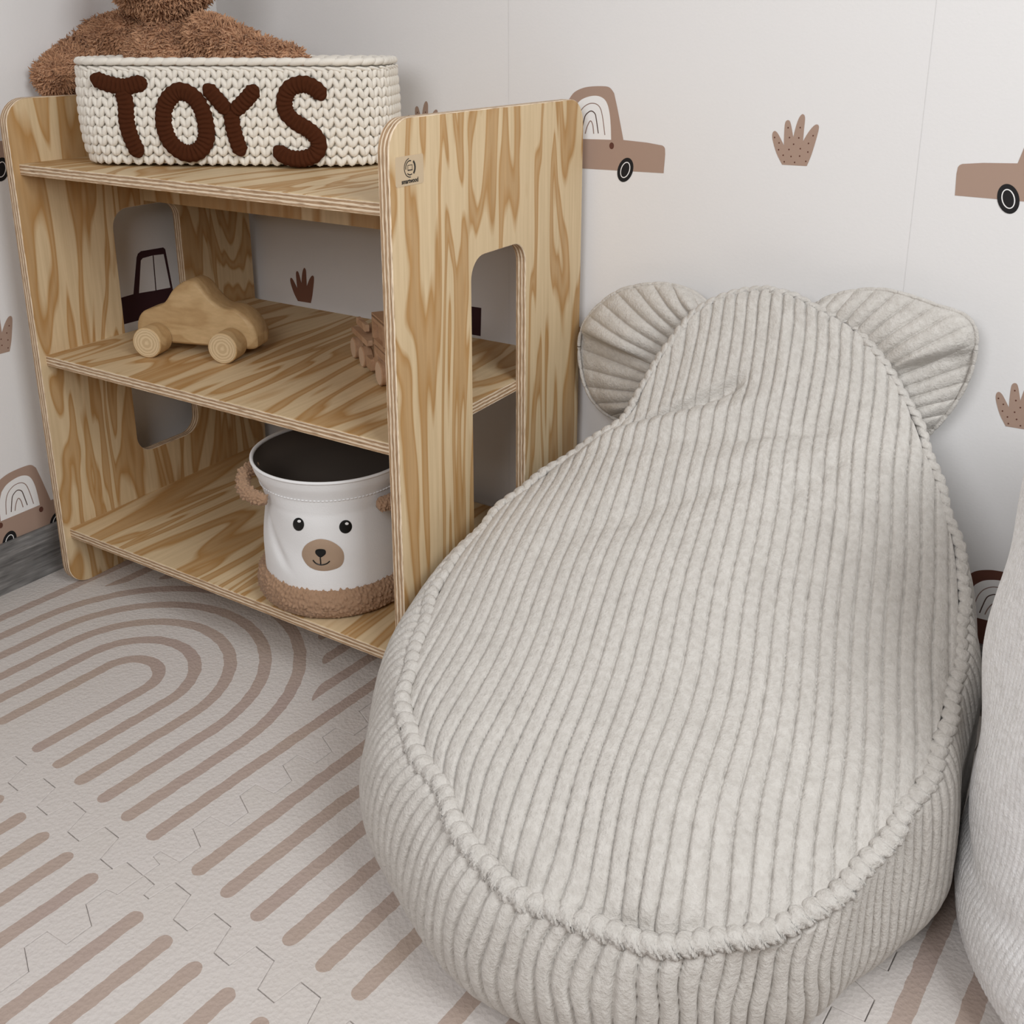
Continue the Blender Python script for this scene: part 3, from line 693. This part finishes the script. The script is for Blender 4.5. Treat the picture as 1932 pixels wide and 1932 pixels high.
for i in idx:
    c, n_, _ = tris[i]; c = np.array(c); n_ = np.array(n_)
    if c[2] < ZT+.075: continue
    nz = noise.noise_vector(Vector(c*55)); d0 = n_*1.0+np.array([0, 0, -.35])+np.array(nz)*.9; d0 /= np.linalg.norm(d0)
    a = np.cross(d0, n_+np.array([.01, .02, .03])); a /= np.linalg.norm(a)+1e-9; b = np.cross(d0, a)
    L = rng.uniform(.0038, .0075); r = rng.uniform(.0008, .0016); c = c+rng.normal(0, .0016, 3)
    j = rng.normal(0, .35, 3); tip = c+d0*L+(a*j[0]+b*j[1])*L; mid = c+d0*L*.55+(a*j[0]+b*j[1])*L*.15
    P = [[q_+rr*(a*math.cos(w_)+b*math.sin(w_)) for w_ in (0, 1.57, 3.14, 4.71)] for q_, rr in ((c-n_*.001, r), (mid, r*1.05), (tip, r*.35))]
    mb.grid(P, 0, close_v=True)
teddy = mb.build('teddy_bear', m_fur, smooth_=True)
tag(teddy, 'fluffy brown teddy bear sitting in the crochet basket, head cut off by the frame', 'teddy bear')

m_tb = mat('teddy_bead', (.01, .008, .007), .2)
for nm, o3, r3 in (('eye', (-.030, -.064, .012), .0055), ('eye', (.038, -.064, .012), .0055), ('nose', (.012, -.090, -.004), .010)):
    c3 = hd+np.array(o3); mb = MB(); mb.grid([[c3+r3*np.array([math.sin(a)*math.cos(b), math.sin(a)*math.sin(b), math.cos(a)*.8]) for b in np.linspace(0, 2*np.pi, 16, endpoint=False)] for a in np.linspace(.02, np.pi-.02, 10)], 0, close_v=True)
    mb.build(nm, m_tb, teddy, smooth_=True)

# ------------------------------------------------------------------ bean bag chair
AX0 = np.array([1.0335, -.2261]); axd = np.array([-.19, .98]); axd /= np.linalg.norm(axd); exd = np.array([axd[1], -axd[0]])
PQ = np.array([-.1, -.05, 0, .10, .20, .30, .40, .48, .54, .58, .61]); PZ = np.array([.10, .115, .13, .16, .185, .215, .255, .31, .38, .45, .52])
def carrier(u, v):
    d = ray(u, v); t = np.linspace(.6, 2.2, 5000); p = CAM+d*t[:, None]; q = (p[:, :2]-AX0)@axd; h = np.interp(q, PQ, PZ); gg = p[:, 2]-h
    k = np.where((gg[:-1] > 0) & (gg[1:] <= 0))[0][0]; return p[k]
OUTL = [(1250,1782),(1200,1779),(1150,1765),(1100,1745),(1050,1728),(1000,1712),(975,1690),(950,1655),(915,1625),(885,1590),(860,1540),(835,1490),(805,1445),(785,1400),(775,1350),(775,1300),(785,1250),(800,1200),(815,1160),(835,1110),(865,1060),(905,1010),(950,960),(1000,925),(1050,885),(1100,850),(1150,815),(1190,790),(1212,745),(1237,700),(1268,650),(1303,605),(1342,577),(1390,558),(1450,552)]
OUTR = [(1250,1782),(1330,1780),(1400,1772),(1470,1760),(1520,1735),(1560,1700),(1600,1660),(1650,1600),(1690,1550),(1730,1500),(1755,1450),(1765,1400),(1777,1340),(1790,1300),(1803,1250),(1808,1200),(1806,1130),(1800,1050),(1785,980),(1765,910),(1740,850),(1722,800),(1700,750),(1670,700),(1640,655),(1590,612),(1530,585),(1500,566),(1450,552)]
def resamp(P, n, closed=False):
    P = np.asarray(P); S = np.concatenate([[0], np.cumsum(np.linalg.norm(np.diff(P, axis=0), axis=1))]); s = np.linspace(0, S[-1], n)
    return np.stack([np.interp(s, S, P[:, k]) for k in range(P.shape[1])], 1)
L3 = np.array([carrier(*p) for p in sm_poly(np.array(OUTL), 4, False)]); R3 = np.array([carrier(*p) for p in sm_poly(np.array(OUTR), 4, False)])
for A3 in (L3, R3):
    for _ in range(3): A3[1:-1] = (A3[:-2]+2*A3[1:-1]+A3[2:])/4
NV, NU = 620, 640
Lr = resamp(L3, NV); Rr = resamp(R3, NV)
# match rows by position along the axis (q), monotone
def byq(A3):
    q = (A3[:, :2]-AX0)@axd; q = np.maximum.accumulate(q+np.arange(len(q))*1e-6); return q
bag = thing('bean_bag_chair', 'light grey ribbed corduroy bean bag chair with rounded animal ears', 'bean bag', (.98, .06, 0))
RP = .0154
def ribh(x, sharp=.42):
    f = x-np.floor(x); return (np.clip(1-np.abs(2*f-1)**3.8, 0, 1))**.55
v = np.linspace(0, 1, NV)
s = np.linspace(0, 1, NU)
Pg = Lr[:, None]*(1-s)[None, :, None]+Rr[:, None]*s[None, :, None]
chord = np.linalg.norm(Rr-Lr, axis=1)
lat = (Pg[:, :, :2]-AX0)@exd
sv = (s-.5)*2
crown = (1-sv**2)[None, :]**.75
amp = np.interp(v, [0, .05, .25, .5, .66, .735, .80, .93, 1], [.0, .012, .035, .048, .046, .020, .012, .008, 0])*np.clip(chord/.25, 0, 1)
slope = np.gradient(np.interp(np.linspace(-.05, .63, 400), PQ, PZ), np.linspace(-.05, .63, 400))
nrm = np.array([-axd[0]*.55, -axd[1]*.55, .835])
wr = np.zeros((NV, NU))
for i in range(0, NV):
    pass
# broad dents and wrinkles
gx, gy = np.meshgrid(s, v); dent = np.zeros_like(gx)
def wrk(x0, y0, x1, y1, wdt, dep):
    d = np.array([x1-x0, y1-y0]); L = np.linalg.norm(d); d /= L; t = (gx-x0)*d[0]+(gy-y0)*d[1]; o_ = -(gx-x0)*d[1]+(gy-y0)*d[0]
    return dep*np.exp(-(o_/wdt)**2)*smooth(t/L*4)*smooth((L-t)/L*4)
dent += wrk(.03, .742, .46, .815, .011, -.016)+wrk(-.1, .69, .62, .775, .034, .018)+wrk(.45, .70, .80, .735, .012, -.006)+wrk(.62, .60, .80, .70, .016, -.005)
dent += wrk(.30, .56, .62, .66, .02, -.006)+wrk(.55, .62, .62, .98, .05, .004)+wrk(.15, .5, .4, .60, .03, -.005)+wrk(.3, .3, .7, .38, .06, -.004)
lowf = np.zeros_like(gx)
cg = [[noise.noise(Vector((a*4, b*5, .3))) for a in np.linspace(0, 1, 40)] for b in np.linspace(0, 1, 50)]; cg = np.array(cg)
tmp = np.array([np.interp(s, np.linspace(0, 1, 40), r) for r in cg]); lowf = np.array([np.interp(v, np.linspace(0, 1, 50), tmp[:, j]) for j in range(NU)]).T
edge = smooth(np.minimum(gx, 1-gx)*chord[:, None]/.03)*smooth(np.minimum(gy, 1-gy)*12)
warp = (lowf*.35+.10*np.sin(gy*26+gx*3))*edge
phase = lat/RP/(1-.13*v[:, None])+warp*.9
fine = np.zeros_like(gx)
rib = ribh(phase)*.0058
Pg = Pg+nrm*(crown*amp[:, None]+(dent+lowf*.006)*edge+rib)[:, :, None]
def front_gap(P): return P
Pg[:, :, 1] = np.minimum(Pg[:, :, 1], Yw-.012)
mb = MB(); mb.grid(Pg.transpose(1, 0, 2), 0)
panel = mb.build('seat_panel', M_CORD, bag, smooth_=True)
# gusset: from the seam outward, round the belly and in to the floor
ring = np.vstack([L3[::-1], R3[1:]])          # top -> left -> bottom -> right -> top
ring = resamp(ring, 1800)
cxy = np.array([.985, .06])
sil = [at_z(760,1250,.10)[:2], at_z(725,1340,.085)[:2], at_z(702,1420,.08)[:2], at_z(694,1480,.075)[:2], at_z(712,1570,.065)[:2], at_z(737,1640,.055)[:2], at_z(780,1730,.045)[:2], at_z(835,1812,.04)[:2], at_z(885,1868,.035)[:2], at_z(945,1915,.03)[:2],
       at_z(1050,1965,.03)[:2], at_z(1180,1995,.03)[:2], at_z(1330,1990,.03)[:2], at_z(1440,1958,.03)[:2], at_z(1545,1900,.03)[:2], at_z(1620,1845,.035)[:2], at_z(1700,1770,.04)[:2], at_z(1765,1700,.05)[:2], at_z(1795,1620,.065)[:2], at_z(1810,1500,.08)[:2], at_z(1818,1400,.09)[:2], at_z(1822,1330,.10)[:2]]
sil = np.array(sil); sa = np.arctan2(sil[:, 1]-cxy[1], sil[:, 0]-cxy[0]); sr = np.hypot(*(sil-cxy).T)
ra = np.arctan2(ring[:, 1]-cxy[1], ring[:, 0]-cxy[0]); rr_ = np.hypot(*(ring[:, :2]-cxy).T)
def un(a): return np.where(a > np.pi/2+.02, a-2*np.pi, a)   # -3pi/2..pi/2
sa = un(sa); ra = un(ra); o_ = np.argsort(sa); sa, sr = sa[o_], sr[o_]
mr = np.interp(ra, sa, sr); back = np.maximum(smooth((ra-sa[-1])/.35), smooth((sa[0]-ra)/.35)); mr = mr*(1-back)+np.maximum(rr_*1.0, .05)*back
mr = np.maximum(mr, rr_*(1.0))
dirv = np.stack([np.cos(ra), np.sin(ra)], 1)
Mz = np.minimum(.075+.08*back, ring[:, 2]*.6)
S2 = np.concatenate([[0], np.cumsum(np.linalg.norm(np.diff(ring, axis=0), axis=1))])
NW = 90; tw = np.linspace(0, 1, NW)
rows_ = []; rbs = []
gph = S2/(.0118+.0025*np.exp(-((ra+1.4)/.6)**2))*1.0
gph = np.concatenate([[0], np.cumsum(np.diff(S2)/(.0112+.0035*np.exp(-((ra[1:]+1.3)/.7)**2)))])
for k, t in enumerate(tw):
    if t < .62:
        a = t/.62; rad = rr_+(mr-rr_)*np.sin(a*np.pi/2)**1.0; z = Mz+(ring[:, 2]-Mz)*(1-np.sin(a*np.pi/2)**1.7*1.0)*1.0
        z = Mz+(ring[:, 2]-Mz)*np.cos(a*np.pi/2)**1.15
    else:
        a = (t-.62)/.38; rad = mr-(.050+.02*a)*(1-np.cos(a*np.pi/2)); z = Mz*(1-np.sin(a*np.pi/2))
    skew = 2.6*(1-t)*t*np.sin((ra+2.6)*1.0)
    wob = .35*np.sin(t*7+S2*31)+.25*np.sin(t*11-S2*67)
    rb = ribh(gph+skew+wob*t*.8)*.0088*smooth(t*9)
    big = .0045*np.sin(S2*43+t*2)*smooth(t*4)*(1-t)
    rad = rad+big
    rows_.append(np.column_stack([cxy+dirv*rad[:, None], z])); rbs.append(rb)
Gg = np.stack(rows_, 0); gu = np.gradient(Gg, axis=1); gv = np.gradient(Gg, axis=0); gn = np.cross(gv, gu); gn /= np.linalg.norm(gn, axis=2)[:, :, None]+1e-9
gn *= np.where(np.sum(gn*np.column_stack([dirv, np.full(len(dirv), .35)])[None], 2) < 0, -1, 1)[:, :, None]
Gg = Gg+gn*np.stack(rbs, 0)[:, :, None]; Gg[:, :, 1] = np.minimum(Gg[:, :, 1], Yw-.016); Gg[:, :, 2] = np.maximum(Gg[:, :, 2], .0012)
Gg[:, :, 0] = np.minimum(Gg[:, :, 0], 1.217+.012*smooth((.06-Gg[:, :, 1])/.06))
# keep clear of the shelf panel
sh = (Gg[:, :, 1] > -.02); Gg[:, :, 0] = np.where(sh, np.maximum(Gg[:, :, 0], T+SW+T+.004), Gg[:, :, 0])
mb = MB(); mb.grid(Gg, 0, close_v=True); mb.add(Gg[-1], [list(range(Gg.shape[1]))])
mb.build('side_gusset', M_CORD, bag, smooth_=True)
# puckered seam ruffle along the outline
RN = 2600; rg = resamp(np.vstack([L3[::-1], R3[1:]]), RN); Ss = np.linspace(0, S2[-1], RN)
Tt = np.gradient(rg, axis=0); Tt /= np.linalg.norm(Tt, axis=1)[:, None]
a_ = np.arctan2(rg[:, 1]-cxy[1], rg[:, 0]-cxy[0]); outw = np.column_stack([np.cos(a_), np.sin(a_), np.zeros(RN)]); outw -= Tt*np.sum(outw*Tt, 1)[:, None]; outw /= np.linalg.norm(outw, axis=1)[:, None]
upw = np.cross(outw, Tt); upw *= np.sign(upw[:, 2])[:, None]
lowr = np.clip((.22-rg[:, 2])/.08, 0, 1)
lumpf = lambda sh_: np.abs(np.sin(np.pi*(Ss/.0128+sh_)))**.55; wobs = .0022*np.sin(Ss*37)+.0016*np.sin(Ss*91)
nk = 18; G2 = []
for k in range(nk):
    th = 2*np.pi*k/nk; co, si = math.cos(th), math.sin(th)
    lump = lumpf(.35*math.sin(th)+.1*co); wdt = (.0078+.0022*lowr)*(.60+.40*lump); hgt = (.0062+.0022*lowr)*(.60+.40*lump)
    fr = (.0009*np.sin(Ss*1300+k*2.1)+.0009*np.sin(Ss*2100+k*4.3))*lowr*max(co, 0)
    G2.append(rg+outw*(.0045+wobs+wdt*co+fr)[:, None]+upw*(hgt*si+.0020+.0045*lowr-.001*co+np.abs(fr))[:, None]+Tt*(.004*co*(lump-.5))[:, None])
G2 = np.stack(G2, 1); G2[:, :, 1] = np.minimum(G2[:, :, 1], Yw-.010)
mb = MB(); mb.grid(G2[:-1], 0, close_u=True, close_v=True); mb.build('seam_ruffle', M_CORD, bag, smooth_=True)
# ears
def ear(rim_px, base_px, ybase, yrim, nrib, crease, cw=.035, lab=None):
    rim = sm_poly(np.array([at_y(u, v, yrim) for u, v in rim_px]), 8, False); bs = sm_poly(np.array([at_y(u, v, ybase) for u, v in base_px]), 8, False)
    nt, nw = 420, 60; rim = resamp(rim, nt); bs = resamp(bs, nt); t = np.linspace(0, 1, nt); w_ = np.linspace(0, 1, nw)
    P = bs[:, None]*(1-w_)[None, :, None]+rim[:, None]*w_[None, :, None]
    edge_ = (np.sqrt(np.clip(1-w_**6, 0, 1))[None, :])*smooth(np.minimum(t, 1-t)*9)[:, None]
    puff = .016*edge_*(.55+.45*np.sin(np.clip(w_*1.15+.1, 0, 1)*np.pi)[None, :])
    dd = t[:, None]-crease(w_)[None, :]
    cr = np.tanh(-dd/.014)*.0125*np.exp(-(dd/.17)**2)*smooth(w_*2.4)[None, :]; lip = 0
    rb = (np.clip(1-np.abs(2*((t*nrib)%1)-1)**2, 0, 1)**.55)[:, None]*.0066*np.minimum(1, 6*(1-w_)+.35)[None, :]
    Fp = P+np.array([-.10, -.93, .25])*(puff+cr*edge_+lip*edge_+rb*np.maximum(edge_, .25))[:, :, None]
    Bk = P+np.array([0, .004, 0])
    mb = MB(); mb.grid(Fp, 0); mb.grid(Bk[::-1], 0)
    mb.grid(np.stack([Fp[:, -1], (Fp[:, -1]+Bk[:, -1])/2+np.array([0, 0, 0]), Bk[:, -1]], 1), 0)
    mb.grid(np.stack([Fp[0], Bk[0]], 1), 0); mb.grid(np.stack([Bk[-1], Fp[-1]], 1), 0)
    # stitched rim
    S = np.linspace(0, 1, nt); rad = .0026*(.5+.5*ribh(t*nrib))
    mb.tube(rim+np.array([0, -.004, 0]), rad, 8)
    o = mb.build('ear', M_CORD, bag, smooth_=True); 
    return o
ear([(1338,572),(1310,550),(1270,536),(1225,535),(1170,548),(1125,582),(1100,620),(1095,665),(1104,720),(1125,760),(1155,785),(1188,796)],
    [(1350,578),(1320,598),(1293,622),(1268,652),(1245,688),(1225,722),(1210,755),(1195,792)], .372, .392, 14, lambda w: .56+.02*w)
ear([(1520,588),(1560,562),(1610,548),(1665,545),(1715,556),(1770,575),(1822,594),(1843,628),(1836,690),(1812,745),(1778,792),(1738,832)],
    [(1515,588),(1560,606),(1600,628),(1640,665),(1668,700),(1690,735),(1712,780),(1733,836)], .380, .394, 16, lambda w: .58+.06*w)

# ------------------------------------------------------------------ white corduroy bag at the right edge
BB = np.array([1.441, .097, 0]); wbag = thing('corduroy_bag', 'tall white fine-ribbed corduroy bag cut off by the right edge', 'fabric bag', BB)
nt, nz = 1500, 260
th = np.linspace(0, 2*np.pi, nt, endpoint=False); tz = np.linspace(0, 1, nz)
zk = [0, .004, .02, .05, .09, .14, .20, .27, .34, .40, .44]; rk = [.186, .200, .217, .2240, .2225, .2175, .2155, .2165, .2155, .2135, .2125]
z = np.interp(tz, [0, .02, .08, .2, .32, .44, .56, .7, .85, .95, 1], zk); r = np.interp(z, zk, rk)
ridge = ribh(th[:, None]*240/(2*np.pi)+1.1*np.sin(z*22+1.5*np.sin(2*th[:, None]))[...], .5)*.0016
fold = .006*np.sin(5*th[:, None]+z*16)*smooth(z/.06)+.004*np.sin(9*th[:, None]-z*30)*smooth((z-.1)/.1)-.007*np.exp(-((z-.125-.02*np.sin(3*th[:, None]))/.018)**2)
RRb = r[None, :]+fold*.7+ridge
P = np.stack([BB[0]+RRb*np.cos(th)[:, None], BB[1]+RRb*np.sin(th)[:, None], np.broadcast_to(z[None, :]+.001, RRb.shape)], -1)
P[:, :, 1] = np.minimum(P[:, :, 1], Yw-.016)
mb = MB(); mb.grid(P[::-1], 0, close_u=True); mb.add(P[:, 0], [list(range(nt))[::-1]])
wb = mb.build('bag_body', M_CORDW, wbag, smooth_=True)
thr = np.linspace(0, 2*np.pi, 400, endpoint=False); rim = []
for a in np.linspace(0, 2*np.pi, 16, endpoint=False):
    rr2 = .2055+.010*math.cos(a); rim.append(np.stack([BB[0]+rr2*np.cos(thr), BB[1]+rr2*np.sin(thr), .455+.028*math.sin(a)+.004*np.sin(4*thr)], -1))
R_ = np.stack(rim, 1); R_[:, :, 1] = np.minimum(R_[:, :, 1], Yw-.016)
mb = MB(); mb.grid(R_, 0, close_u=True, close_v=True); mb.build('rolled_rim', M_CORDW, wbag, smooth_=True)
for o in bpy.data.objects:
    if '_base' in o: del o['_base']
